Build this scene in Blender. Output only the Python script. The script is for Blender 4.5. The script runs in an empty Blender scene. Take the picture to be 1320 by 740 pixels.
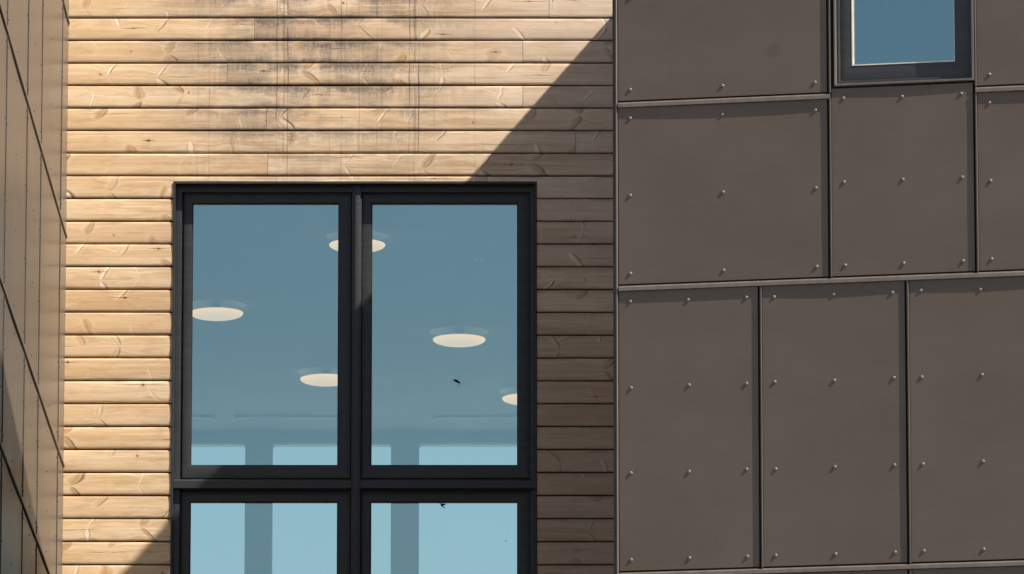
import bpy, bmesh, math, random
from mathutils import Vector, Matrix
random.seed(7)
R = math.radians
scene = bpy.context.scene
COL = scene.collection

# ------------------------------------------------------------------ camera
F_PX = 9800.0                                   # focal length in pixels of the 1320 px wide photograph
PITCH = math.atan(1930.0 / F_PX)                # horizon lies 1930 px under the picture centre
CAM = Vector((0, 0, 1.6))
cd = bpy.data.cameras.new('camera'); cam = bpy.data.objects.new('camera', cd); COL.objects.link(cam)
cam.location = CAM; cam.rotation_euler = (R(90) + PITCH, 0, 0)
cd.sensor_width = 36; cd.lens = 36 * F_PX / 1320; cd.clip_start = 0.5; cd.clip_end = 6000
scene.camera = cam

# ------------------------------------------------------------------ light
# direction the sunlight travels: left, into the timber wall, down
SUN = Vector((-1.0, 0.465, -1.220)).normalized()
SUN_EL = math.asin(-SUN.z)
SUN_AZ = math.atan2(-SUN.x, -SUN.y)             # clockwise from +Y
w = bpy.data.worlds.new('World'); scene.world = w; w.use_nodes = True
nt = w.node_tree; nt.nodes.clear()
sky = nt.nodes.new('ShaderNodeTexSky'); sky.sky_type = 'NISHITA'; sky.sun_disc = False
sky.sun_elevation = SUN_EL; sky.sun_rotation = SUN_AZ
sky.air_density = 1.0; sky.dust_density = 2.0; sky.ozone_density = 1.5
bg = nt.nodes.new('ShaderNodeBackground'); bg.inputs['Strength'].default_value = 0.066
wo = nt.nodes.new('ShaderNodeOutputWorld')
nt.links.new(sky.outputs[0], bg.inputs[0]); nt.links.new(bg.outputs[0], wo.inputs[0])
sd = bpy.data.lights.new('sun', 'SUN'); sd.energy = 5.0; sd.angle = R(0.5); sd.color = (1.0, 0.92, 0.80)
sun = bpy.data.objects.new('sun', sd); COL.objects.link(sun); sun.location = (30, 0, 40)
sun.rotation_euler = SUN.to_track_quat('-Z', 'Y').to_euler()
vs = scene.view_settings
vs.view_transform = 'Standard'; vs.look = 'None'; vs.gamma = 1; vs.exposure = 1.06; vs.use_curve_mapping = False

# ------------------------------------------------------------------ pixel -> place
FW = Vector((0, math.cos(PITCH), math.sin(PITCH))); UP = Vector((0, -math.sin(PITCH), math.cos(PITCH)))
def ray(px, py):
    return FW * F_PX + Vector((1, 0, 0)) * (px - 660) - UP * (py - 370)
def on_plane(px, py, p0, n):
    d = ray(px, py); t = (p0 - CAM).dot(n) / d.dot(n)
    return CAM + d * t
D = 45.4                                        # timber face
YN = Vector((0, 1, 0))
def tw(px, py, y=D):
    p = on_plane(px, py, Vector((0, y, 0)), YN); return p.x, p.z
def at_height(px, py, z):
    d = ray(px, py); return CAM + d * ((z - CAM.z) / d.z)

# ------------------------------------------------------------------ mesh helpers
def quad(bm, *pts):
    try: return bm.faces.new([bm.verts.new(p) for p in pts])
    except ValueError: return None
def box(bm, x0, x1, y0, y1, z0, z1):
    v = [bm.verts.new((x, y, z)) for z in (z0, z1) for y in (y0, y1) for x in (x0, x1)]
    for f in ((0,2,3,1), (4,5,7,6), (0,1,5,4), (2,6,7,3), (0,4,6,2), (1,3,7,5)):
        bm.faces.new([v[i] for i in f])
def finish(name, bm, mat, parent=None, loc=(0,0,0), smooth=False, bevel=0, link=True):
    if bevel:
        bmesh.ops.bevel(bm, geom=bm.edges[:], offset=bevel, segments=2, affect='EDGES', profile=0.6)
    bmesh.ops.recalc_face_normals(bm, faces=bm.faces[:])
    me = bpy.data.meshes.new(name); bm.to_mesh(me); bm.free()
    for m in (mat if isinstance(mat, (list, tuple)) else [mat]): me.materials.append(m)
    if smooth:
        me.shade_smooth()
        me.set_sharp_from_angle(angle=R(35))
    o = bpy.data.objects.new(name, me); COL.objects.link(o)
    o.location = loc; o.parent = parent
    return o
def boxobj(name, mat, parent, x0, x1, y0, y1, z0, z1, bevel=0.0):
    bm = bmesh.new(); cx, cy = (x0+x1)/2, (y0+y1)/2
    box(bm, x0-cx, x1-cx, y0-cy, y1-cy, 0, z1-z0)
    return finish(name, bm, mat, parent, (cx, cy, z0), smooth=bevel > 0, bevel=bevel)
def thing(name, label, cat, loc=(0,0,0), rz=0, group=None):
    o = bpy.data.objects.new(name, None); COL.objects.link(o); o.empty_display_size = .3
    o.location = loc; o.rotation_euler.z = rz; o['label'] = label; o['category'] = cat
    if group: o['group'] = group
    return o

# ------------------------------------------------------------------ node helpers
class G:
    def __init__(s, name):
        s.m = bpy.data.materials.new(name); s.m.use_nodes = True
        s.t = s.m.node_tree; s.t.nodes.clear()
        s.out = s.t.nodes.new('ShaderNodeOutputMaterial')
    def n(s, ty, **kw):
        n = s.t.nodes.new(ty)
        for k, v in kw.items(): setattr(n, k, v)
        return n
    def put(s, sock, v):
        if v is None: return
        if hasattr(v, 'is_output'): s.t.links.new(v, sock)
        else: sock.default_value = v
    def math(s, op, a, b=None, c=None, clamp=False):
        n = s.n('ShaderNodeMath', operation=op, use_clamp=clamp)
        for i, v in enumerate((a, b, c)): s.put(n.inputs[i], v)
        return n.outputs[0]
    def add(s, a, b): return s.math('ADD', a, b)
    def sub(s, a, b): return s.math('SUBTRACT', a, b)
    def mul(s, a, b): return s.math('MULTIPLY', a, b)
    def step(s, x, lo, hi, a=0.0, b=1.0):
        n = s.n('ShaderNodeMapRange', interpolation_type='SMOOTHSTEP')
        for k, v in zip(('Value', 'From Min', 'From Max', 'To Min', 'To Max'), (x, lo, hi, a, b)): s.put(n.inputs[k], v)
        return n.outputs[0]
    def xyz(s, x=0.0, y=0.0, z=0.0):
        n = s.n('ShaderNodeCombineXYZ')
        for i, v in enumerate((x, y, z)): s.put(n.inputs[i], v)
        return n.outputs[0]
    def sep(s, v):
        n = s.n('ShaderNodeSeparateXYZ'); s.put(n.inputs[0], v); return n.outputs
    def noise(s, vec, scale=1.0, detail=3.0, rough=0.55, dist=0.0):
        n = s.n('ShaderNodeTexNoise'); s.put(n.inputs['Vector'], vec)
        n.inputs['Scale'].default_value = scale; n.inputs['Detail'].default_value = detail
        n.inputs['Roughness'].default_value = rough; n.inputs['Distortion'].default_value = dist
        return n.outputs[0]
    def mix(s, f, a, b, blend='MIX'):
        n = s.n('ShaderNodeMix', data_type='RGBA', blend_type=blend)
        s.put(n.inputs[0], f)
        s.put(n.inputs[6], a if hasattr(a, 'is_output') else (*a, 1)); s.put(n.inputs[7], b if hasattr(b, 'is_output') else (*b, 1))
        return n.outputs[2]
    def bump(s, h, strength=0.3, dist=0.002):
        n = s.n('ShaderNodeBump'); n.inputs['Strength'].default_value = strength; n.inputs['Distance'].default_value = dist
        s.put(n.inputs['Height'], h); return n.outputs[0]
    def principled(s, col, rough=0.5, metal=0.0, spec=0.5, normal=None):
        n = s.n('ShaderNodeBsdfPrincipled')
        s.put(n.inputs['Base Color'], col if hasattr(col, 'is_output') else (*col, 1))
        s.put(n.inputs['Roughness'], rough); s.put(n.inputs['Metallic'], metal); s.put(n.inputs['Specular IOR Level'], spec)
        if normal is not None: s.put(n.inputs['Normal'], normal)
        s.t.links.new(n.outputs[0], s.out.inputs[0]); return n
    def pos(s): return s.n('ShaderNodeNewGeometry').outputs['Position']
    def obj(s): return s.n('ShaderNodeTexCoord').outputs['Object']
    def rnd(s): return s.n('ShaderNodeObjectInfo').outputs['Random']
M = {}

# timber: knotty softwood boarding, weathered
BOARD = 0.1402
def make_timber():
    g = G('timber_boarding')
    ox, oy, oz = g.sep(g.obj()); rnd = g.rnd(); wx, wy, wz = g.sep(g.pos())
    u = g.add(ox, g.mul(rnd, 53.7)); v = g.math('DIVIDE', oz, BOARD)
    warp = g.noise(g.xyz(g.mul(u, 2.2), g.mul(oz, 6.0), g.mul(rnd, 19)), 1.0, 2)
    wob = g.sub(g.noise(g.xyz(g.mul(u, 14), g.mul(oz, 30.0), g.mul(rnd, 29)), 1.0, 3), .5)
    def cell(cellw, seed):
        c = g.math('FLOOR', g.math('DIVIDE', u, cellw))
        wn = g.n('ShaderNodeTexWhiteNoise', noise_dimensions='2D'); g.put(wn.inputs['Vector'], g.xyz(c, g.add(g.mul(rnd, 77), seed)))
        wn2 = g.n('ShaderNodeTexWhiteNoise', noise_dimensions='2D'); g.put(wn2.inputs['Vector'], g.xyz(c, g.add(g.mul(rnd, 31), seed + 5.5)))
        r = g.sep(wn.outputs['Color']); q = g.sep(wn2.outputs['Color'])
        du = g.sub(g.sub(u, g.mul(c, cellw)), g.add(.18 * cellw, g.mul(r[0], .64 * cellw)))
        return r, q, wn.outputs['Value'], du
    # whorls: two spike knots opening like a chevron from the heart line
    r, q, pv, du = cell(.30, 3.1)
    dv = g.sub(v, g.add(.25, g.mul(r[1], .5))); av = g.math('ABSOLUTE', dv)
    near = g.math('POWER', 2.718, g.mul(g.mul(du, du), -300.0))
    sg = g.sub(g.mul(g.math('GREATER_THAN', r[2], .30), 2), 1)
    bend = g.math('POWER', av, 1.25)
    side = g.math('GREATER_THAN', dv, 0.0); iside = g.sub(1.0, side)
    def per_arm(x, m): return g.add(g.mul(side, x), g.mul(iside, g.math('FRACT', g.mul(x, m))))
    qa, qw = per_arm(q[0], 7.31), per_arm(q[2], 5.77)
    sd_ = g.sub(g.add(du, g.add(g.mul(wob, .026), g.mul(g.sub(warp, .5), .03))), g.mul(sg, g.mul(bend, g.add(.01, g.mul(qa, .15)))))
    s_ = g.math('MINIMUM', g.mul(av, 2.4), 1.15)
    lobe = g.mul(s_, g.sub(1.45, s_))                                            # spindle shaped arm
    wd = g.mul(g.add(.0035, g.mul(lobe, g.add(.008, g.mul(g.mul(qw, qw), .050)))), g.add(.75, g.mul(g.add(wob, .5), .5)))
    tt = g.math('DIVIDE', sd_, wd); ta = g.math('ABSOLUTE', tt)
    pres = g.mul(g.math('GREATER_THAN', pv, .18), g.math('MAXIMUM', g.math('GREATER_THAN', q[1], .5), g.math('GREATER_THAN', g.mul(dv, g.sub(q[1], .25)), 0.0)))
    pres = g.mul(pres, g.mul(g.step(av, .0, .12, .25, 1), g.step(qw, .12, .40, .30, 1.0)))
    body = g.mul(g.step(ta, 1.15, .25), pres)
    rim = g.mul(g.mul(g.step(tt, .55, 1.0), g.step(tt, 1.9, 1.05)), pres)          # brown outline on one flank, also painted in as relief shading
    rimb = g.mul(g.mul(g.step(tt, -.6, -1.0), g.step(tt, -1.5, -1.0)), pres)
    halo = g.mul(g.step(ta, 3.4, .8), pres)
    # small round knots and drying cracks
    r2, q2, pv2, du2 = cell(.83, 8.7)
    dz2 = g.mul(g.sub(v, g.add(.15, g.mul(r2[1], .7))), BOARD)
    e = g.math('SQRT', g.add(g.math('POWER', g.math('ABSOLUTE', g.math('DIVIDE', g.add(du2, g.mul(wob, .012)), g.add(.004, g.mul(q2[0], .010)))), 2), g.math('POWER', g.math('ABSOLUTE', g.math('DIVIDE', g.add(dz2, g.mul(wob, .006)), g.add(.003, g.mul(q2[1], .008)))), 2)))
    k2 = g.mul(g.step(e, 1.15, .6), g.math('GREATER_THAN', pv2, .35)); k2h = g.mul(g.step(e, 3.2, 1.0), g.math('GREATER_THAN', pv2, .35))
    crack = g.mul(g.step(g.math('ABSOLUTE', g.add(dz2, g.mul(wob, .012))), .0030, .0006), g.mul(g.step(g.math('ABSOLUTE', du2), g.add(.05, g.mul(q2[2], .16)), .02), g.math('GREATER_THAN', q2[0], .45)))
    # grain, pushed aside round the knots
    gz = g.add(g.add(oz, g.mul(g.mul(near, dv), g.mul(pres, .075))), g.add(g.mul(g.sub(warp, .5), .022), g.mul(g.mul(k2h, dz2), .6)))
    fine = g.noise(g.xyz(g.mul(u, 4.0), g.mul(gz, 120), g.mul(rnd, 11)), 1.0, 4, .70)
    band = g.noise(g.xyz(g.mul(u, .9), g.mul(gz, 48), g.mul(rnd, 23)), 1.0, 3, .6)
    wide = g.noise(g.xyz(g.mul(u, .7), g.mul(gz, 17), g.mul(rnd, 43)), 1.0, 2, .5)
    blot = g.noise(g.xyz(g.mul(u, 3.1), g.mul(oz, 14), g.mul(rnd, 37)), 1.0, 4, .65)
    col = g.mix(g.step(band, .38, .64), (.74, .57, .385), (.47, .305, .17))
    col = g.mix(g.mul(g.step(wide, .48, .64), .65), col, (.84, .70, .53))
    col = g.mix(g.mul(g.step(wide, .48, .32), .68), col, (.41, .25, .13))
    col = g.mix(g.mul(g.step(fine, .40, .70), .50), col, (.31, .185, .10))
    col = g.mix(g.mul(g.step(blot, .46, .68), .50), col, (.84, .71, .55))
    wnb = g.n('ShaderNodeTexWhiteNoise', noise_dimensions='1D'); g.put(wnb.inputs['W'], g.mul(rnd, 913.0))
    h1, h2, h3 = g.sep(wnb.outputs['Color'])
    col = g.mix(g.mul(h1, .45), col, (.64, .425, .235)); col = g.mix(g.mul(h2, .40), col, (.76, .63, .49)); col = g.mix(g.mul(g.math('POWER', h3, 2.0), .35), col, (.42, .27, .16))
    # fresher, yellower wood at the end beside the metal wing
    fresh = g.step(wx, tw(330, 300)[0], tw(90, 300)[0]); col = g.mix(g.mul(fresh, .40), col, (.70, .47, .235))
    fig = g.noise(g.xyz(g.mul(u, 7.0), g.mul(oz, 22), g.mul(rnd, 83)), 1.0, 3, .6)
    col = g.mix(g.mul(g.step(fig, .50, .30), .38), col, (.46, .28, .13))
    # knots
    col = g.mix(g.mul(halo, .42), col, (.74, .60, .43))
    col = g.mix(g.mul(body, .74), col, g.mix(g.step(q[2], .45, .75), (.86, .73, .56), (.40, .22, .085)))
    col = g.mix(g.mul(rim, g.add(g.step(qa, .1, .9, .42, .92), g.step(wx, tw(640, 300)[0], tw(720, 300)[0], 0.0, .45))), col, g.mix(q[1], (.45, .21, .05), (.12, .065, .03)))  # flank lines painted darker on the boards in shade
    col = g.mix(g.mul(rimb, .50), col, (.50, .26, .085))
    col = g.mix(g.mul(k2h, .35), col, (.50, .28, .12)); col = g.mix(g.mul(k2, .85), col, (.16, .085, .04))
    col = g.mix(g.mul(crack, .8), col, (.11, .065, .035))
    sp = g.noise(g.xyz(g.mul(u, 2.2), g.mul(gz, 85), g.mul(rnd, 57)), 1.0, 1, .4)
    col = g.mix(g.mul(g.step(sp, .72, .78), .6), col, (.38, .18, .05))
    # weathering and the shaded end's grey tone, both put into the wood colour
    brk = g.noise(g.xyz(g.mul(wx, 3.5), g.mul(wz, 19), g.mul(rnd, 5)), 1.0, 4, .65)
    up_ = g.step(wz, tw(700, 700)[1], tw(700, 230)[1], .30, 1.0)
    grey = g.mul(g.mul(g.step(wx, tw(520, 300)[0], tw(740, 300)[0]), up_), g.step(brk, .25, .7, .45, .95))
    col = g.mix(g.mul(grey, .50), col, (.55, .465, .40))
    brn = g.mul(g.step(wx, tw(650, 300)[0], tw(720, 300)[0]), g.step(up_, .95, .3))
    col = g.mix(g.mul(brn, .5), col, (.36, .255, .20))  # lower boards in shade painted browner and darker
    # black water staining under the roof edge, over the upper boards
    zwin = tw(400, 240)[1]
    xl, xr = tw(150, 100)[0], tw(620, 100)[0]
    reg = g.mul(g.step(wx, xl, xl + 1.0), g.step(wx, xr + .3, xr - .9)); reg = g.mul(reg, g.step(wz, zwin - .12, zwin + .80, .30, 1.0))
    clo = g.noise(g.xyz(g.mul(wx, 2.0), g.mul(wz, 5.0), g.mul(rnd, 3)), 1.0, 4, .65)
    st = g.noise(g.xyz(g.mul(wx, 9), g.mul(wz, .8), 4.0), 1.0, 4, .7)
    st2 = g.noise(g.xyz(g.mul(wx, 55), g.mul(wz, 3.0), g.mul(rnd, 9.0)), 1.0, 3, .7)
    fib = g.noise(g.xyz(g.mul(u, 9), g.mul(gz, 150), g.mul(rnd, 71)), 1.0, 3, .7)
    spk = g.noise(g.xyz(g.mul(wx, 70), g.mul(wz, 38), g.mul(rnd, 9.0)), 1.0, 3, .7)
    clo = g.add(clo, g.mul(g.sub(h2, .42), .16)); reg = g.mul(reg, 1.0)
    veil = g.mul(g.mul(g.step(clo, .34, .56), g.step(st, .28, .56)), g.mul(reg, .78))
    veil = g.mul(veil, g.step(fib, .30, .62, .55, 1.0))
    col = g.mix(veil, col, (.24, .195, .16))
    # soot-dark upper edges, ragged downwards
    rag = g.add(v, g.add(g.mul(g.sub(st2, .5), .45), g.mul(g.sub(spk, .5), .75)))
    edge = g.mul(g.mul(g.step(rag, .42, .95), g.step(clo, .34, .54)), reg)
    low = g.mul(g.mul(g.step(rag, .30, -.05), g.step(clo, .46, .60)), reg)
    col = g.mix(g.math('MAXIMUM', g.mul(edge, .85), g.mul(low, .6)), col, (.075, .064, .057))
    # thin drips running over many boards
    dl = None
    xw = g.add(wx, g.mul(g.sub(g.noise(g.xyz(g.mul(wx, 2), g.mul(wz, 5), g.mul(rnd, 2)), 1.0, 3), .5), .020))
    for px, wd_, k_ in ((357, .0025, .8), (366, .005, .55), (371, .003, 1), (440, .003, .6), (447, .002, .5), (486, .0025, .7), (492, .002, .4), (528, .003, 1), (535, .007, .6), (540, .003, 1), (255, .002, .6), (270, .002, .5), (463, .002, .5), (425, .002, .45), (560, .002, .4), (612, .003, .35)):
        k = g.mul(g.step(g.math('ABSOLUTE', g.sub(xw, tw(px, 120)[0])), wd_ * 2.2, wd_ * .3), k_)
        dl = k if dl is None else g.math('MAXIMUM', dl, k)
    dry = g.noise(g.xyz(g.mul(wx, 30), g.mul(wz, 2.6), g.mul(rnd, 13)), 1.0, 2, .6)
    dl = g.mul(g.mul(dl, g.step(wz, zwin - .05, zwin + .6, .45, 1.0)), g.mul(g.step(dry, .34, .60), g.step(fib, .2, .6, .6, 1.0)))
    col = g.mix(g.mul(dl, .85), col, (.065, .056, .05))
    e2 = g.mul(g.step(g.add(v, g.mul(g.sub(fine, .5), .25)), .72, 1.0), g.step(blot, .40, .62)); col = g.mix(g.mul(e2, .58), col, (.16, .11, .08))
    h = g.add(g.add(g.mul(fine, .5), g.mul(band, .8)), g.add(g.mul(body, .08), g.mul(rim, -.15)))
    nrm = g.bump(g.sub(h, g.mul(g.add(crack, k2), .8)), .55, .0022)
    g.principled(col, g.add(.62, g.mul(fine, .2)), 0, .3, nrm)
    return g.m
M['timber'] = make_timber()

PROTR = 9.0; TH = R(11.2); EX = .105           # how far and at what angle the right block stands out
P0x = tw(795, 370, D - PROTR)[0]
def make_panel():
    g = G('brown_metal_panel')
    ox, oy, oz = g.sep(g.obj()); rnd = g.rnd()
    ph = g.mul(rnd, 41)
    a = g.noise(g.xyz(g.add(g.mul(ox, 1.7), ph), oy, g.mul(oz, 2.6)), 1.0, 4, .55)
    b = g.noise(g.xyz(g.add(g.mul(ox, 5), ph), oy, g.mul(oz, 60)), 1.0, 3, .6)
    c = g.noise(g.xyz(g.add(g.mul(ox, 240), ph), g.mul(oy, 240), g.mul(oz, 240)), 1.0, 3, .6)
    d = g.noise(g.xyz(g.add(g.mul(ox, 26), ph), oy, g.mul(oz, 2.0)), 1.0, 3, .6)
    col = g.mix(g.step(a, .3, .72), (.083, .0655, .0525), (.096, .0765, .062))
    col = g.mix(g.mul(g.step(b, .45, .7), .10), col, (.12, .10, .085))
    col = g.mix(g.mul(g.step(d, .55, .8), .20), col, (.068, .057, .05))
    col = g.mix(g.mul(g.step(c, .50, .72), .30), col, (.050, .041, .036))
    col = g.mix(g.mul(rnd, .16), col, (.062, .054, .049))
    # round water mark
    px_, py_, pz_ = g.sep(g.pos()); mk = on_plane(997, 66, Vector((P0x, D - PROTR, 0)), Vector((math.sin(TH), math.cos(TH), 0)))
    dd = g.math('SQRT', g.add(g.math('POWER', g.sub(px_, mk.x), 2), g.math('POWER', g.sub(pz_, mk.z), 2)))
    col = g.mix(g.mul(g.step(g.add(dd, g.mul(g.sub(a, .5), .02)), .052, .026), .22), col, (.03, .026, .024))
    nrm = g.bump(g.add(g.mul(c, .6), g.add(g.mul(b, .35), g.mul(a, 2))), .28, .0018)
    g.principled(col, g.add(.24, g.mul(a, .12)), 0.0, .30, nrm)
    return g.m
M['panel'] = make_panel()

def simple(name, col, col2, rough, spec=.5, metal=0., scale=9., streak=(1, 1, 1)):
    g = G(name); x, y, z = g.sep(g.obj())
    a = g.noise(g.xyz(g.mul(x, streak[0]), g.mul(y, streak[1]), g.mul(z, streak[2])), scale, 4, .6)
    f = g.noise(g.obj(), 260., 2, .5)
    c = g.mix(g.step(a, .35, .68), col, col2)
    g.principled(c, g.add(rough - .05, g.mul(a, .12)), metal, spec, g.bump(f, .12, .0006))
    return g.m
M['frame'] = simple('anthracite_aluminium', (.022, .024, .027), (.032, .034, .037), .42, .45, 0., 5., (1, 1, 9))
M['reveal'] = simple('dark_reveal_lining', (.016, .019, .023), (.022, .025, .030), .5)
M['gasket'] = simple('black_gasket', (.012, .012, .013), (.02, .02, .02), .6, .3)
M['bead'] = simple('sunlit_pale_bead', (.42, .39, .33), (.55, .50, .42), .45, .5, .0)  # sun on the bead edge put in as pale colour; the sensor shares it
M['trim'] = simple('brown_metal_trim', (.098, .080, .067), (.118, .098, .083), .36, .5, 0., 4., (6, 6, .6))
M['joint'] = simple('brown_joint_profile', (.048, .039, .033), (.058, .048, .041), .36, .5, 0., 4., (6, 6, .6))
M['darktrim'] = simple('dark_joint_trim', (.022, .021, .022), (.034, .032, .031), .55, .4)
M['core'] = simple('black_wall_membrane', (.014, .014, .015), (.02, .02, .02), .8, .2)
M['roof'] = simple('grey_roof_membrane', (.16, .16, .16), (.22, .21, .20), .8, .3)
M['render'] = simple('grey_render_wall', (.30, .29, .27), (.36, .345, .32), .85, .2)
M['ceiling'] = simple('grey_white_ceiling_plaster', (.54, .55, .54), (.60, .605, .59), .85, .2, 0., 1.2)
M['interior'] = simple('pale_interior_paint', (.34, .345, .34), (.39, .39, .385), .8, .2, 0., 1.2)
M['room_dark'] = simple('grey_interior_paint', (.10, .10, .10), (.13, .13, .13), .8, .2, 0., 1.2)
M['carpet'] = simple('grey_carpet', (.10, .10, .11), (.14, .14, .145), .95, .1, 0., 30.)
M['lampmetal'] = simple('white_lamp_housing', (.72, .72, .70), (.78, .775, .75), .4, .5)
M['dirt'] = simple('dry_dirt_mark', (.010, .009, .008), (.03, .025, .02), .9, .1, 0., 60.)
M['paving'] = simple('concrete_paving', (.22, .21, .19), (.30, .285, .26), .9, .2, 0., .6)

def make_glass(name, tint, refl, fac, ior=1.5):
    g = G(name)
    tr = g.n('ShaderNodeBsdfTransparent'); tr.inputs[0].default_value = (*tint, 1)
    gl = g.n('ShaderNodeBsdfGlossy'); gl.inputs['Color'].default_value = (*refl, 1); gl.inputs['Roughness'].default_value = 0.0
    wav = g.noise(g.obj(), 1.6, 2, .5); g.put(gl.inputs['Normal'], g.bump(wav, .06, .004))
    fr = g.n('ShaderNodeFresnel'); fr.inputs['IOR'].default_value = ior
    mx = g.n('ShaderNodeMixShader'); g.put(mx.inputs[0], g.add(g.mul(fr.outputs[0], 1 - fac), fac))
    g.t.links.new(tr.outputs[0], mx.inputs[1]); g.t.links.new(gl.outputs[0], mx.inputs[2])
    g.t.links.new(mx.outputs[0], g.out.inputs[0])
    return g.m
M['glass'] = make_glass('coated_window_glass', (.97, .99, .92), (.70, .97, .98), .225)
M['glass_clear'] = make_glass('clear_window_glass', (.95, .98, .97), (.9, .97, 1.0), .0, 1.12)

def make_lamp():
    g = G('lit_lamp_diffuser')
    e = g.n('ShaderNodeEmission'); z = g.sep(g.obj())[2]
    g.put(e.inputs[0], g.mix(g.step(z, -.094, -.058), (1.0, .70, .49), (1.0, .62, .38))); g.put(e.inputs[1], g.step(z, -.100, -.056, .46, .62))
    g.t.links.new(e.outputs[0], g.out.inputs[0]); return g.m
M['lamp'] = make_lamp()

# ------------------------------------------------------------------ ground
bm = bmesh.new(); quad(bm, (-2500, -2500, 0), (2500, -2500, 0), (2500, 2500, 0), (-2500, 2500, 0))
gr = finish('ground', bm, M['paving']); gr['kind'] = 'structure'

# ------------------------------------------------------------------ timber building
ROOF_Z = tw(934, -165)[1]                       # top of the block that casts the diagonal shadow
XL = tw(82, 370)[0]                             # left end of the boarding = face of the left wing
tb = thing('timber_building', 'pale knotty timber boarded building wall holding the large four pane window', 'building', (0, D, 0))
def T(px, py, y=D):                             # local coordinates of the timber building
    return tw(px, py, y)
TOPZ = ROOF_Z + .25
XR = 1.9
wx0, wz1 = T(226.5, 238); wx1 = T(689.5, 238)[0]      # rough opening of the window
wz0 = T(400, 985)[1]
# courses: board joints measured at y = 24.. with a steady 29.17 px pitch
zj0 = T(400, 227.3)[1]
BOARD_Z = T(400, 227.3)[1] - T(400, 256.5)[1]
def plank(rowz, x0, x1, notch=None, seed=0):
    """one board: rounded face, small lip at the foot; origin at its left foot"""
    h = BOARD_Z - .0085; rr = random.Random(seed)
    bulge = rr.uniform(.0012, .0032); tilt = rr.uniform(-.0012, .0022); off = rr.uniform(-.001, .001)
    prof = []
    for s in (0, .02, .06, .14, .28, .45, .62, .78, .88, .945, .98, 1.0):
        e = min(s, 1 - s) * h
        rnd_ = .005 * (1 - min(1, e / .006)) ** 2
        prof.append((-.022 - bulge * 4 * s * (1 - s) - tilt * (1 - s) + off + rnd_, s * h))
    def seg(bm, a, b, zmin=None):
        pr = prof
        if zmin is not None:
            pr = [(prof[5][0], zmin)] + [p for p in prof if p[1] > zmin + .002]
        n = max(2, int((b - a) / .35) + 1)
        rows = []
        for i in range(n):
            x = a + (b - a) * i / (n - 1)
            wob = .0007 * math.sin(x * 2.3 + seed * 1.7); wz = .0006 * math.sin(x * 1.6 + seed * 2.9)
            rows.append([bm.verts.new((x, y + wob, z + wz)) for y, z in pr] + [bm.verts.new((x, .0, pr[-1][1] + wz)), bm.verts.new((x, .0, pr[0][1] + wz))])
        m = len(rows[0])
        for i in range(n - 1):
            for k in range(m):
                bm.faces.new((rows[i][k], rows[i+1][k], rows[i+1][(k+1) % m], rows[i][(k+1) % m]))
        bm.faces.new(rows[0]); bm.faces.new(rows[-1][::-1])
    bm = bmesh.new()
    if notch is None: seg(bm, 0, x1 - x0)
    else:
        na, nb, nz = notch
        if na > x0: seg(bm, 0, na - x0)
        seg(bm, max(na, x0) - x0, min(nb, x1) - x0, nz - rowz)
        if nb < x1: seg(bm, nb - x0, x1 - x0)
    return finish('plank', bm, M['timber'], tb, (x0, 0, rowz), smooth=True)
JOINTS = {-4: (250, 610), -3: (520,), -2: (410, 742), -1: (300,), 0: (708,), 1: (328,), 2: (674,), 3: (293,), 4: (674,), 5: (344,), 6: (742,), 7: (346,), 8: (628,)}
sd_ = 0
for k in range(-9, 30):
    rz = zj0 + (7 - k) * BOARD_Z                 # foot of course k (course 7 ends at y = 227)
    top = rz + BOARD_Z
    if top > TOPZ - .02: continue
    gap = .0012
    if k <= 8:
        xs = [XL + .006] + [T(j, 100)[0] for j in JOINTS.get(k, (500,))] + [XR]
        for a, b in zip(xs, xs[1:]):
            sd_ += 1
            nz = None
            if k == 8: nz = (wx0 - .012, wx1 + .012, wz1 + .016)
            if nz and (b <= nz[0] or a >= nz[1]): nz = None
            plank(rz + .003, a + gap, b - gap, nz, sd_)
    elif rz > wz0 - .05:
        sd_ += 2
        plank(rz + .003, XL + .006, wx0 - .012, None, sd_); plank(rz + .003, wx1 + .012, XR, None, sd_ + 1)
    else:
        sd_ += 1; plank(rz + .003, XL + .006, XR, None, sd_)
# wall behind the boards, with the opening
CZ = T(400, 240)[1] + .10                        # ceiling of the upper room
bm = bmesh.new()
y0, y1 = .004, .28
box(bm, XL - 1.5, wx0 - .012, y0, y1, 0, TOPZ); box(bm, wx1 + .012, XR + 2, y0, y1, 0, TOPZ)
box(bm, wx0 - .012, wx1 + .012, y0, y1, wz1 + .014, TOPZ); box(bm, wx0 - .012, wx1 + .012, y0, y1, 0, wz0)
finish('wall', bm, M['core'], tb)
bm = bmesh.new(); box(bm, XL - 1.5, XR + 2, -.02, .30, 0, 5.2); finish('base_wall', bm, M['render'], tb)
boxobj('roof', M['roof'], tb, XL - 4.0, XR + 4, -.035, 9.5, TOPZ + .002, TOPZ + .16)

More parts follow.
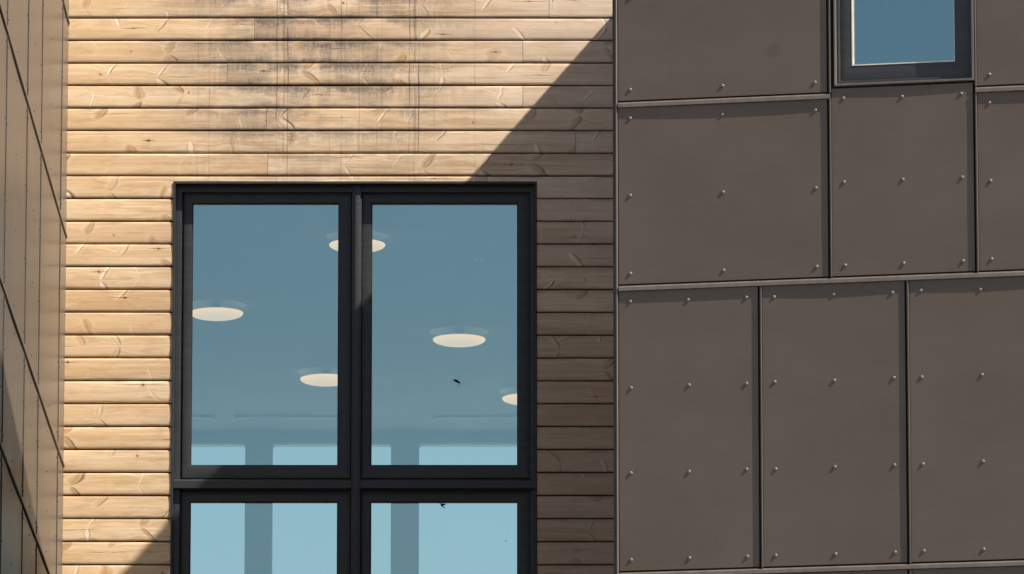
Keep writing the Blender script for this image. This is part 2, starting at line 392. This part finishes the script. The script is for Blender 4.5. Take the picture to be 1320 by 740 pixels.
# room behind the window -------------------------------------------------
def depth_of(py, z):                             # distance at which height z shows at picture row py
    return at_height(660, py, z).y
YB = depth_of(556, CZ) - D                       # back wall of the room, local
rx0, rx1 = XL - 3.0, XR + 3.0
FZ = CZ - 3.0
boxobj('ceiling', M['ceiling'], tb, rx0, rx1, .282, YB + .25, CZ, CZ + .2)
boxobj('floor', M['carpet'], tb, rx0, rx1, .282, YB + .25, FZ - .2, FZ)
boxobj('room_wall', M['interior'], tb, rx0 - .2, rx0 - .002, .282, YB + .25, FZ - .2, CZ + .2)
boxobj('room_wall', M['interior'], tb, rx1 + .002, rx1 + .2, .282, YB + .25, FZ - .2, CZ + .2)
boxobj('ceiling_rail', M['interior'], tb, T(240, 272, D+.9)[0], T(352, 272, D+.9)[0], .82, .90, CZ - .030, CZ - .003)
boxobj('ceiling_rail', M['interior'], tb, T(390, 272, D+.9)[0], T(680, 272, D+.9)[0], .82, .90, CZ - .030, CZ - .003)
# far wall: round cornered openings
def BK(px, py): return tw(px, py, D + YB)
oz1 = BK(400, 571)[1]; oz0 = oz1 - 2.1
posts = [(-60, -25), (128, 163), (316, 351), (504, 540), (692, 728), (880, 916), (1068, 1104)]
edges = [(BK(a, 600)[0], BK(b, 600)[0]) for a, b in posts]
bm = bmesh.new()
def rounded_hole(x0, x1, z0, z1, r, n=6):
    pts = []
    for cx, cz, a0 in ((x1-r, z1-r, 0), (x0+r, z1-r, 90), (x0+r, z0+r, 180), (x1-r, z0+r, 270)):
        for i in range(n + 1):
            a = R(a0 + 90 * i / n); pts.append((cx + r * math.cos(a), cz + r * math.sin(a)))
    return pts
def wall_cell(bm, cx0, cx1, cz0, cz1, hole, y0, y1):
    """a wall field with one hole: ring of faces between cell border and hole, both sides, plus the reveal"""
    hx = sum(p[0] for p in hole) / len(hole); hz = sum(p[1] for p in hole) / len(hole)
    def border(p):
        dx, dz = p[0] - hx, p[1] - hz
        s = min(((cx1 - hx) / dx if dx > 0 else (cx0 - hx) / dx) if abs(dx) > 1e-9 else 1e9,
                ((cz1 - hz) / dz if dz > 0 else (cz0 - hz) / dz) if abs(dz) > 1e-9 else 1e9)
        return hx + dx * s, hz + dz * s
    n = len(hole); corners = [(cx1, cz1), (cx0, cz1), (cx0, cz0), (cx1, cz0)]
    for y in (y0, y1):
        for i in range(n):
            a, b = hole[i], hole[(i + 1) % n]; A, B = border(a), border(b)
            pts = [a, A]
            if abs(A[0] - B[0]) > 1e-6 and abs(A[1] - B[1]) > 1e-6:
                pts.append(min(corners, key=lambda c: math.dist(c, A) + math.dist(c, B)))
            pts += [B, b]
            quad(bm, *[(p[0], y, p[1]) for p in pts])
    for i in range(n):
        a, b = hole[i], hole[(i + 1) % n]
        quad(bm, (a[0], y0, a[1]), (b[0], y0, b[1]), (b[0], y1, b[1]), (a[0], y1, a[1]))
for (a0, a1), (b0, b1) in zip(edges, edges[1:]):
    wall_cell(bm, (a0+a1)/2, (b0+b1)/2, FZ + .001, CZ - .001, rounded_hole(a1, b0, oz0, oz1, .022), YB, YB + .16)
box(bm, rx0, (edges[0][0]+edges[0][1])/2, YB, YB + .16, FZ, CZ); box(bm, (edges[-1][0]+edges[-1][1])/2, rx1, YB, YB + .16, FZ, CZ)
finish('glazed_wall', bm, M['interior'], tb)
for (a0, a1), (b0, b1) in zip(edges, edges[1:]):
    boxobj('window_pane', M['glass_clear'], tb, a1 + .002, b0 - .002, YB + .09, YB + .10, oz0 + .002, oz1 - .002)

# big window --------------------------------------------------------------
SY = .060                                        # sash face behind the timber face
def W(px, py, y): return tw(px, py, D + y)
win = None
def ring(bm, ox0, ox1, oz0, oz1, ix0, ix1, iz0, iz1, y0, y1):
    """mitred rectangular frame"""
    o = [(ox0, oz0), (ox1, oz0), (ox1, oz1), (ox0, oz1)]; i = [(ix0, iz0), (ix1, iz0), (ix1, iz1), (ix0, iz1)]
    v = {}
    for y in (y0, y1):
        for k in range(4):
            v['o', k, y] = bm.verts.new((o[k][0], y, o[k][1])); v['i', k, y] = bm.verts.new((i[k][0], y, i[k][1]))
    for k in range(4):
        l = (k + 1) % 4
        bm.faces.new((v['o', k, y0], v['o', l, y0], v['i', l, y0], v['i', k, y0]))
        bm.faces.new((v['o', k, y1], v['i', k, y1], v['i', l, y1], v['o', l, y1]))
        bm.faces.new((v['o', k, y0], v['o', k, y1], v['o', l, y1], v['o', l, y0]))
        bm.faces.new((v['i', k, y0], v['i', l, y0], v['i', l, y1], v['i', k, y1]))
# outer frame, its front 20 mm behind the boards' face
bm = bmesh.new()
fx0 = W(231, 400, .02)[0]; fx1 = W(684.5, 400, .02)[0]; fz1 = W(400, 246, .02)[1]; fz0 = wz0 + .05
ring(bm, wx0 - .0117, wx1 + .0117, wz0 - .0117, wz1 + .0117, fx0 + .012, fx1 - .004, fz0, fz1 - .006, .030, .13)
win = finish('window', bm, M['frame'], tb, bevel=.0015, smooth=True)
win['label'] = 'large four pane window in a dark anthracite frame'
bm = bmesh.new(); ring(bm, wx0 + .005, wx1 - .005, wz0 + .005, wz1 - .005, W(241, 400, .13)[0], W(677, 400, .13)[0], fz0 + .03, W(400, 254, .13)[1], .125, .19)
finish('subframe', bm, M['frame'], win)
boxobj('subframe', M['frame'], win, W(444, 400, .13)[0], W(473, 400, .13)[0], .1255, .188, fz0 + .02, W(400, 252, .13)[1])
boxobj('subframe', M['frame'], win, W(240, 400, .13)[0], W(678, 400, .13)[0], .1265, .186, W(400, 639, .13)[1], W(400, 608, .13)[1])
# thin reveal lining round the opening
bm = bmesh.new(); ring(bm, wx0 - .0117, wx1 + .0117, wz0 - .0117, wz1 + .0117, wx0, wx1, wz0, wz1, -.030, .026)
finish('reveal_lining', bm, M['reveal'], win, bevel=.0012, smooth=True)
# mullion and transom stand forward of the sashes
mx0 = W(453.5, 400, 0)[0]; mx1 = W(465.5, 400, 0)[0]
tz1 = W(400, 617.5, 0)[1]; tz0 = W(400, 630.5, 0)[1]
boxobj('mullion', M['frame'], win, mx0, mx1, .004, .12, fz0 - .02, wz1 - .003, .002)
mrib = boxobj('mullion_cap', M['frame'], win, mx0 + .018, mx1 - .010, -.004, .0035, fz0 - .02, wz1 - .004, .0015)
for a, b in ((wx0 + .002, mx0 - .0005), (mx1 + .0005, wx1 - .002)):
    bm = bmesh.new()
    pr = [(.0, tz0), (-.006, tz0 + .006), (-.006, tz1 - .012), (.012, tz1), (.12, tz1), (.12, tz0)]
    lo = [bm.verts.new((a, y, z)) for y, z in pr]; hi = [bm.verts.new((b, y, z)) for y, z in pr]
    bm.faces.new(lo); bm.faces.new(hi[::-1])
    for i in range(6): bm.faces.new((lo[i], hi[i], hi[(i+1) % 6], lo[(i+1) % 6]))
    finish('transom', bm, M['frame'], win)
# four sashes
cols = [((236.5, 452.5), (247, 436.5)), ((466.5, 683.5), (478.5, 667.5))]
rows = [((248.5, 616.5), (261.5, 600)), ((632, 980), (646.5, 965))]
for (oa, ob), (ia, ib) in cols:
    for (ot, obm), (it, ibm) in rows:
        o0, o1 = W(oa, 400, SY)[0], W(ob, 400, SY)[0]; i0, i1 = W(ia, 400, SY)[0], W(ib, 400, SY)[0]
        p1, p0 = W(400, ot, SY)[1], W(400, obm, SY)[1]; q1, q0 = W(400, it, SY)[1], W(400, ibm, SY)[1]
        bm = bmesh.new(); ring(bm, o0, o1, p0, p1, i0, i1, q0, q1, SY, SY + .06)
        finish('sash', bm, M['frame'], win, bevel=.0025, smooth=True)
        bm = bmesh.new(); ring(bm, i0 - .001, i1 + .001, q0 - .001, q1 + .001, i0 + .005, i1 - .005, q0 + .005, q1 - .005, SY + .010, SY + .026)
        finish('gasket', bm, M['gasket'], win)
        boxobj('glass_pane', M['glass'], win, i0 - .0005, i1 + .0005, SY + .0262, SY + .0302, q0 - .0005, q1 + .0005)
# dirt stuck on the glass
def dirt(px, py, size, pts, y):
    x, z = W(px, py, y); bm = bmesh.new()
    for (a, b, r_) in pts:
        n = 8; rr = random.Random(int(a * 100 + b * 7)); ring_ = []
        for i in range(n):
            t = 2 * math.pi * i / n; q = r_ * rr.uniform(.6, 1.2)
            ring_.append(((a + q * math.cos(t)) * size, (b + q * .7 * math.sin(t)) * size))
        f = [bm.verts.new((p[0], -.002, p[1])) for p in ring_]; k = [bm.verts.new((p[0] * 1.0, 0, p[1])) for p in ring_]
        bm.faces.new(f); bm.faces.new(k[::-1])
        for i in range(n): bm.faces.new((f[i], f[(i+1) % n], k[(i+1) % n], k[i]))
    o = finish('dirt_mark', bm, M['dirt'], win, (x, y, z)); return o
GY = SY + .026
dirt(589, 492, .012, [(-1, .6, .9), (-.2, .3, .9), (.6, -.2, .9), (1.2, -.5, .6), (1.1, -1.5, .25), (1.1, -2.2, .2)], GY)
dirt(570, 651, .012, [(0, 0, 1.0), (.9, .3, .7), (-.5, .6, .6), (.2, -.9, .45), (1.0, -1.3, .5), (1.9, .5, .3), (-1.2, .9, .3)], GY)
dirt(652, 697, .004, [(0, 0, 1), (.2, -1, .6)], GY)

# ceiling lamps -----------------------------------------------------------
LG = 'round ceiling lamps in the upper room'
def lathe(bm, prof, n=40):
    rings = []
    for r_, z in prof:
        rings.append([bm.verts.new((r_ * math.cos(2*math.pi*i/n), r_ * math.sin(2*math.pi*i/n), z)) for i in range(n)] if r_ > 1e-6 else [bm.verts.new((0, 0, z))])
    for a, b in zip(rings, rings[1:]):
        for i in range(n):
            j = (i + 1) % n
            if len(a) == 1: bm.faces.new((a[0], b[i], b[j]))
            elif len(b) == 1: bm.faces.new((a[i], b[0], a[j]))
            else: bm.faces.new((a[i], b[i], b[j], a[j]))
bm = bmesh.new(); lathe(bm, [(0, 0), (.200, 0), (.201, -.003), (.197, -.006), (.192, -.003), (.03, -.003), (.03, -.046), (.172, -.050), (.172, -.0525), (0, -.0525)])
L0 = thing('ceiling_lamp', '', 'lamp', group=LG)
h_ = finish('housing', bm, M['lampmetal'], L0, smooth=True)
bm = bmesh.new(); RL = .178
lathe(bm, [(.16, -.0528), (RL, -.0545), (RL + .001, -.057)] + [(RL * math.cos(R(a)), -.060 - .040 * math.sin(R(a))) for a in range(6, 90, 12)] + [(0, -.100)])
d_ = finish('diffuser', bm, M['lamp'], L0, smooth=True)
LAMPS = [(460.5, 312, 'round lit ceiling lamp half hidden behind the central window mullion'),
         (279, 400, 'round lit ceiling lamp touching the left edge of the upper left window pane'),
         (592, 434, 'round lit ceiling lamp seen whole in the upper right window pane'),
         (420, 485, 'round lit ceiling lamp cut by the mullion, just above a bright far window'),
         (680, 510, 'round lit ceiling lamp half cut by the right edge of the upper right pane')]
for i, (px, py, lab) in enumerate(LAMPS):
    p = at_height(px, py + 4, CZ - .06)
    if i == 0: o = L0
    else:
        o = L0.copy(); COL.objects.link(o)
        for ch in (h_, d_):
            c = ch.copy(); COL.objects.link(c); c.parent = o
    o.location = (p.x, p.y, CZ); o['label'] = lab
# smoke detector
p = at_height(617, 333, CZ - .02)
sdt = thing('smoke_detector', 'small pale round detector on the ceiling behind the upper right pane', 'detector', (p.x, p.y, CZ))
bm = bmesh.new(); lathe(bm, [(0, 0), (.045, 0), (.045, -.012), (.036, -.030), (0, -.034)], 20); finish('body', bm, M['lampmetal'], sdt, smooth=True)
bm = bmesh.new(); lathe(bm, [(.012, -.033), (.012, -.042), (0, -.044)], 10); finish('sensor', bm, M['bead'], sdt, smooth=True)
# blind rails in front of the far windows
for a, b, lab in ((128, 275, 'slim pale ceiling rail passing under the lamp at the pane edge'), (303, 470, 'slim pale ceiling rail below the lamp that the mullion cuts'), (560, 700, 'slim pale ceiling rail below the dark insect-like mark on the glass')):
    pa = at_height(a, 539, CZ - .02); pb = at_height(b, 539, CZ - .02)
    br = thing('blind_rail', lab, 'rail', ((pa.x+pb.x)/2, pa.y, CZ), group='blind rails in the upper room')
    hw = (pb.x - pa.x) / 2
    boxobj('rail', M['lampmetal'], br, -hw, hw, -.014, .014, -.022, -.0005, .002)
    for s in (-1, 1): boxobj('end_bracket', M['lampmetal'], br, s*hw - .012, s*hw + .012, -.018, .018, -.034, -.0005, .002)

# ------------------------------------------------------------------ metal clad parts
# one rivet, shared
def rivet_mesh():
    bm = bmesh.new(); n = 10; rings = []
    for r_, y in ((.0098, 0), (.0095, -.0035), (.0070, -.0062), (.0035, -.0075)):
        rings.append([bm.verts.new((r_ * math.cos(2*math.pi*i/n), y, r_ * math.sin(2*math.pi*i/n))) for i in range(n)])
    for a, b in zip(rings, rings[1:]):
        for i in range(n): bm.faces.new((a[i], a[(i+1) % n], b[(i+1) % n], b[i]))
    bm.faces.new(rings[-1])
    bmesh.ops.recalc_face_normals(bm, faces=bm.faces[:])
    me = bpy.data.meshes.new('rivet'); bm.to_mesh(me); bm.free(); me.materials.append(M['trim']); me.shade_smooth(); return me
RIV = rivet_mesh()
RIV_D = RIV.copy(); RIV_D.materials[0] = M['darktrim']; RIV_D.transform(Matrix.Scale(.62, 4))
PT = .008                                        # panel thickness
def panel(parent, x0, x1, z0, z1, ncol, nrow, basis=None, origin=(0,0,0), rivets=True, rmesh=None, bow=None, seed=0, inset=.06, bowdir=1):
    """sheet panel on a wall; local x runs along the wall, -y points out of it"""
    rr = random.Random(seed); W_, H_ = x1 - x0, z1 - z0
    nx, nz = 8, 8
    amp = bow if bow is not None else rr.uniform(.0008, .0030); tw_ = rr.uniform(-.0016, .0016); tw2 = rr.uniform(-.0012, .0012)
    bm = bmesh.new(); gvert = []
    def disp(s, t):
        d = amp * (4 * s * (1 - s)) * (.55 + .45 * t) + tw_ * (s - .5) * (t - .5) * 2 + tw2 * math.sin(math.pi * 2 * t) * .5
        return d
    for j in range(nz + 1):
        for i in range(nx + 1):
            s, t = i / nx, j / nz
            gvert.append(bm.verts.new((s * W_, -PT + disp(s, t) * bowdir, t * H_)))
    idx = lambda i, j: gvert[j * (nx + 1) + i]
    for j in range(nz):
        for i in range(nx): bm.faces.new((idx(i, j), idx(i+1, j), idx(i+1, j+1), idx(i, j+1)))
    loop = [idx(i, 0) for i in range(nx)] + [idx(nx, j) for j in range(nz)] + [idx(i, nz) for i in range(nx, 0, -1)] + [idx(0, j) for j in range(nz, 0, -1)]
    back = [bm.verts.new((v.co.x, .004, v.co.z)) for v in loop]
    for k in range(len(loop)):
        l = (k + 1) % len(loop); bm.faces.new((loop[k], back[k], back[l], loop[l]))
    o = finish('panel', bm, M['panel'], parent, smooth=True)
    loc = Vector((x0, 0, z0)); 
    if basis is not None:
        o.rotation_euler = basis.to_euler(); loc = basis @ loc
    o.location = Vector(origin) + loc
    if rivets:
        for j in range(nrow):
            for i in range(ncol):
                a = inset + (W_ - 2 * inset) * (i / (ncol - 1) if ncol > 1 else .5); b = inset * .9 + (H_ - 1.8 * inset) * (j / (nrow - 1) if nrow > 1 else .5)
                a += rr.uniform(-.002, .002); b += rr.uniform(-.003, .003)
                r_ = bpy.data.objects.new('rivet', rmesh or RIV); COL.objects.link(r_); r_.parent = o
                r_.location = (a, -PT + disp(a / W_, b / H_) * bowdir + .0012, b); r_.rotation_euler.y = rr.uniform(0, 6)
    return o
def extr(name, mat, parent, prof, a, b, basis=None, origin=(0,0,0), axis='x'):
    """extrude a profile of (y, z) along x, or of (x, y) along z"""
    bm = bmesh.new()
    f = (lambda p, t: (t, p[0], p[1])) if axis == 'x' else (lambda p, t: (p[0], p[1], t))
    lo = [bm.verts.new(f(p, a)) for p in prof]; hi = [bm.verts.new(f(p, b)) for p in prof]; n = len(prof)
    bm.faces.new(lo); bm.faces.new(hi[::-1])
    for i in range(n): bm.faces.new((lo[i], hi[i], hi[(i+1) % n], lo[(i+1) % n]))
    o = finish(name, bm, mat, parent, origin)
    if basis is not None: o.rotation_euler = basis.to_euler()
    return o
def hstrip(parent, x0, x1, z, h=.030, p=.020, basis=None, origin=(0,0,0), name='joint_strip', mat=None):
    """drip strip over a level joint: sloped top, upright face; z is its middle"""
    prof = [(.002, z + h*.36), (-p + .008, z + h*.36), (-p, z + h*.10), (-p - .001, z - h*.46), (-p + .003, z - h*.5), (.002, z - h*.5)]
    return extr(name, mat or M['trim'], parent, prof, x0, x1, basis, origin)
def vstrip(parent, x, z0, z1, wd=.010, p=.017, basis=None, origin=(0,0,0), mat=None):
    prof = [(x - wd/2, .002), (x - wd/2, -p + .003), (x - wd/2 + .003, -p), (x + wd/2 - .003, -p), (x + wd/2, -p + .003), (x + wd/2, .002)]
    return extr('joint_strip', mat or M['trim'], parent, prof, z0, z1, basis, origin, axis='z')

# right block -------------------------------------------------------------
P0 = Vector((*[tw(795, 370, D - PROTR)[0]], D - PROTR, 0))
rw = thing('metal_clad_building', 'dark brown metal clad building with large riveted panels and one small window', 'building', P0, -TH)
ud = Vector((math.cos(TH), -math.sin(TH), 0)); nd = Vector((math.sin(TH), math.cos(TH), 0))
def Q(px, py, off=0.0):
    p = on_plane(px, py, P0 + nd * off, nd) - P0
    return p.dot(ud), p.z
zAB = Q(795, 136)[1]; zBC = Q(795, 372.5)[1]; zCD = Q(795, 742)[1]
BW = 9.0
c1070 = Q(1070.5, 240)[0]; c1259 = Q(1259, 240)[0]; c981 = Q(981.5, 560)[0]; c1171 = Q(1171.5, 560)[0]
c1365 = c1171 + (c1171 - c981); c1540 = c1259 + (c1070 - 0) * 1.0
hg, vg = .017, .010
zTOP = ROOF_Z
zAA = zAB + 2.0
# panel fields: (x0, x1, z0, z1, columns, rows)
fields = []
for a, b in ((.0, c1070), (c1259, c1540), (c1540, c1540 + 1.2), (c1540+1.2, c1540 + 2.4)): fields.append((a, b, zAB, zAA, 3, 5))
for a, b in ((.0, c1070), (c1070, c1259), (c1259, c1540), (c1540, c1540 + 1.2), (c1540+1.2, c1540 + 2.4)): fields.append((a, b, zBC, zAB, 3, 3))
cs = [0, c981, c1171, c1365, c1365 + .73, c1365 + 1.46, c1365 + 2.2]
for a, b in zip(cs, cs[1:]): fields.append((a, b, zCD, zBC, 3, 4))
for a, b in zip(cs, cs[1:]): fields.append((a, b, zCD - 1.4, zCD, 3, 4))
ts = [0, c1070, c1259, c1540, c1540 + 1.2, c1540 + 2.4]
for a, b in zip(ts, ts[1:]): fields.append((a, b, zAA, zTOP - .12, 3, 2))
for i, (a, b, z0, z1, nc, nr) in enumerate(fields):
    wnd = (a == c1070 and z1 == zAB)             # the panel under the window reaches up to the sill
    zt = Q(1165, 111)[1] if wnd else z1 - hg
    xa = a + (vg if a > 0 else .012)
    panel(rw, xa, b - .013, z0 + .021, zt, nc, nr, seed=100 + i, inset=.058, bowdir=(1 if i % 3 else .6))
for z in (zAA, zAB, zBC, zCD):
    if z == zAB:
        hstrip(rw, .0125, c1070 + .004, z); hstrip(rw, c1259 + .002, c1540 + 2.4, z)
    else: hstrip(rw, .0125, max(c1365 + 2.2, c1540 + 2.4), z)
for z0, z1, xs in ((zBC, zAB, ts[1:-1]), (zAB, zAA, ts[1:-1]), (zCD, zBC, cs[1:-1]), (zCD - 1.4, zCD, cs[1:-1]), (zAA, zTOP - .1, ts[1:-1])):
    for x in xs: vstrip(rw, x + .003, z0 + .016, z1 - .016, .010, .019, mat=M['joint'])
# corner trim: its shaded return coloured dark, and a thin light lip
extr('corner_trim', M['darktrim'], rw, [(-.016, .02), (-.016, -.010), (-.002, -.012), (-.002, .02)], 0, zTOP - .05, axis='z')
extr('corner_trim', M['trim'], rw, [(-.0018, .004), (-.0018, -.016), (.004, -.018), (.0075, -.014), (.0075, .004)], 0, zTOP - .05, axis='z')
# window of the right block
a0 = Q(1075.5, 50)[0]; a1 = Q(1256, 50)[0]; b0 = Q(1165, 108)[1]; b1 = b0 + 1.75
bm = bmesh.new(); ring(bm, a0, a1, b0, b1, a0 + .008, a1 - .012, b0 + .010, b1 - .01, -.020, .11)
rwin = finish('window', bm, M['trim'], rw, bevel=.001, smooth=True); rwin['label'] = 'small window with a dark frame among the brown panels'
FR = .050
g0 = Q(1098, 50, FR)[0]; g1 = Q(1230.5, 50, FR)[0]; h0 = Q(1165, 82, FR)[1]
o0 = Q(1083, 50, FR)[0]; o1 = Q(1251, 50, FR)[0]; l0 = Q(1165, 104, FR)[1]
bm = bmesh.new(); ring(bm, a0 + .0085, a1 - .0125, b0 + .0105, b1 - .0105, o0, o1, l0 + .004, b1 - .045, .018, .10); finish('outer_frame', bm, M['frame'], rwin, bevel=.002, smooth=True)
bm = bmesh.new(); ring(bm, o0 - .001, o1 + .001, l0 + .003, b1 - .044, g0, g1, h0, b1 - .13, FR, FR + .05); finish('sash', bm, M['frame'], rwin, bevel=.002, smooth=True)
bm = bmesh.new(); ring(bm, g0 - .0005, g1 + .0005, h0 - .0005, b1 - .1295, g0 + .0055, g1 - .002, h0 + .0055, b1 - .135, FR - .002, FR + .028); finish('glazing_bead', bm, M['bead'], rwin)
boxobj('glass_pane', M['glass'], rwin, g0, g1, FR + .0282, FR + .032, h0, b1 - .13)
# solid walls, roof and a dark room behind that window
bm = bmesh.new(); yb0, yb1 = .006, .30
wl, wr, wb, wt = a0 - .004, a1 + .004, b0 - .004, b1 + .004
box(bm, .0, wl, yb0, yb1, 0, zTOP); box(bm, wr, BW, yb0, yb1, 0, zTOP); box(bm, wl, wr, yb0, yb1, 0, wb); box(bm, wl, wr, yb0, yb1, wt, zTOP)
finish('wall', bm, M['core'], rw)
# slanted side wall running back to the timber building: this edge throws the diagonal shadow
Sdir = Vector((EX, 1, 0)).normalized(); Sn = Vector((-Sdir.y, Sdir.x, 0))
toL = Matrix.Rotation(TH, 3, 'Z')
sl = toL @ Sdir; sn = toL @ Sn
LEN = (PROTR - .045) / Sdir.y
bm = bmesh.new(); c0 = Vector((-.0005, .008, 0)); c1 = c0 + sl * LEN; ins = -sn * .30
prof = [c0, c1, c1 + ins, c0 + ins + sl * .34]
lo = [bm.verts.new((p.x, p.y, 0)) for p in prof]; hi = [bm.verts.new((p.x, p.y, zTOP)) for p in prof]
bm.faces.new(lo); bm.faces.new(hi[::-1])
for i in range(4): bm.faces.new((lo[i], hi[i], hi[(i+1) % 4], lo[(i+1) % 4]))
finish('side_wall', bm, M['core'], rw)
bm = bmesh.new(); c2 = c1 + sn * .012
pts = [(c0.x - .014, -.03), (BW, -.03), (BW, PROTR - .3), (c2.x, c2.y)]
lo = [bm.verts.new((x, y, zTOP + .001)) for x, y in pts]; hi = [bm.verts.new((x, y, zTOP + .05)) for x, y in pts]
bm.faces.new(lo); bm.faces.new(hi[::-1])
for i in range(4): bm.faces.new((lo[i], hi[i], hi[(i+1) % 4], lo[(i+1) % 4]))
finish('roof', bm, M['roof'], rw)
bm = bmesh.new(); box(bm, BW, BW + .3, .0, PROTR - 1, 0, zTOP - .01); finish('end_wall', bm, M['render'], rw)
bm = bmesh.new(); ra, rb, rc, rd = wl - .35, wr + 1.4, wb - .9, wt + .35
box(bm, ra, rb, 4.2, 4.4, rc, rd); box(bm, ra, rb, .301, 4.2, rc - .2, rc); box(bm, ra, rb, .301, 4.2, rd, rd + .2)
box(bm, ra - .2, ra, .301, 4.4, rc - .2, rd + .2); box(bm, rb, rb + .2, .301, 4.4, rc - .2, rd + .2)
finish('room_wall', bm, M['room_dark'], rw)
# cladding of the side wall
bas = Matrix.Rotation(math.atan2(-sl.y, -sl.x), 3, 'Z')       # local x runs towards the camera, -y points out
o_side = c1 + sn * .005
nsp = 6; step = LEN / nsp
for r_i, (z0, z1) in enumerate(((zCD, zBC), (zBC, zAB), (zAB, zAA), (zAA, zTOP - .12))):
    for k in range(nsp):
        panel(rw, k*step + .01, (k+1)*step - .01, z0 + .01, z1 - .01, 3, 3, basis=bas, origin=o_side, seed=300 + r_i*10 + k, rivets=False)

# left wing ---------------------------------------------------------------
lw = thing('metal_clad_wing', 'narrow glimpse of sunlit brown metal panels running out beside the timber boards', 'building', (XL, D, 0))
# local frame of the wall: x runs away from the camera and ends at 0 in the corner, -y points out (world +x)
LB = Matrix.Rotation(R(90), 3, 'Z')
LLEN = 9.0
def dist_at(px): return D - D * (tw(82, 370)[0]) / (tw(px, 370)[0])          # metres from the corner where the wall shows at column px
def LZ(py): return tw(80, py)[1]
ljx = [.0, dist_at(73.5), dist_at(47.5), dist_at(29), dist_at(1.5), dist_at(1.5) + 1.7, LLEN]
ljz = [LZ(1075), LZ(782), LZ(600), LZ(305), LZ(30), LZ(-245), TOPZ - .05]
n_ = 0
for r_i, (z0, z1) in enumerate(zip(ljz, ljz[1:])):
    for c_i, (a, b) in enumerate(zip(ljx, ljx[1:])):
        n_ += 1
        wd = b - a - .024
        panel(lw, -b + .012, -a - .012, z0 + .016, z1 - .016, 2 if wd < 1.0 else 3, 4, basis=LB, origin=(.006, 0, 0), seed=500 + n_, inset=.07, rmesh=RIV_D)
for z in ljz[1:-1]:
    hstrip(lw, -LLEN, -.03, z, .030, .016, basis=LB, origin=(.005, 0, 0), mat=M['trim'])
    hstrip(lw, -LLEN, -.03, z - .020, .008, .012, basis=LB, origin=(.005, 0, 0), mat=M['darktrim'])
for a in ljx[1:-1]:
    for z0, z1 in zip(ljz, ljz[1:]):
        vstrip(lw, -a, z0 + .030, z1 - .030, .012, .014, basis=LB, origin=(.005, 0, 0), mat=M['darktrim'])
extr('corner_trim', M['darktrim'], lw, [(-.012, -.034), (-.012, -.030), (.010, -.030), (.010, -.034)], ljz[0], TOPZ - .05, axis='z')
bm = bmesh.new(); box(bm, -8, 0, -LLEN, -.001, 0, TOPZ - .02); finish('wall', bm, M['core'], lw)
bm = bmesh.new(); box(bm, -8.1, .03, -LLEN - .05, -.04, TOPZ - .018, TOPZ + .05); finish('roof', bm, M['roof'], lw)
for c_i in range(5):
    for z0, z1 in zip(ljz, ljz[1:]):
        n_ += 1; panel(lw, -8 + c_i * 1.6 + .01, -8 + (c_i + 1) * 1.6 - .01, z0 + .01, z1 - .01, 3, 3, origin=(0, -LLEN - .005, 0), seed=700 + n_, rivets=False)
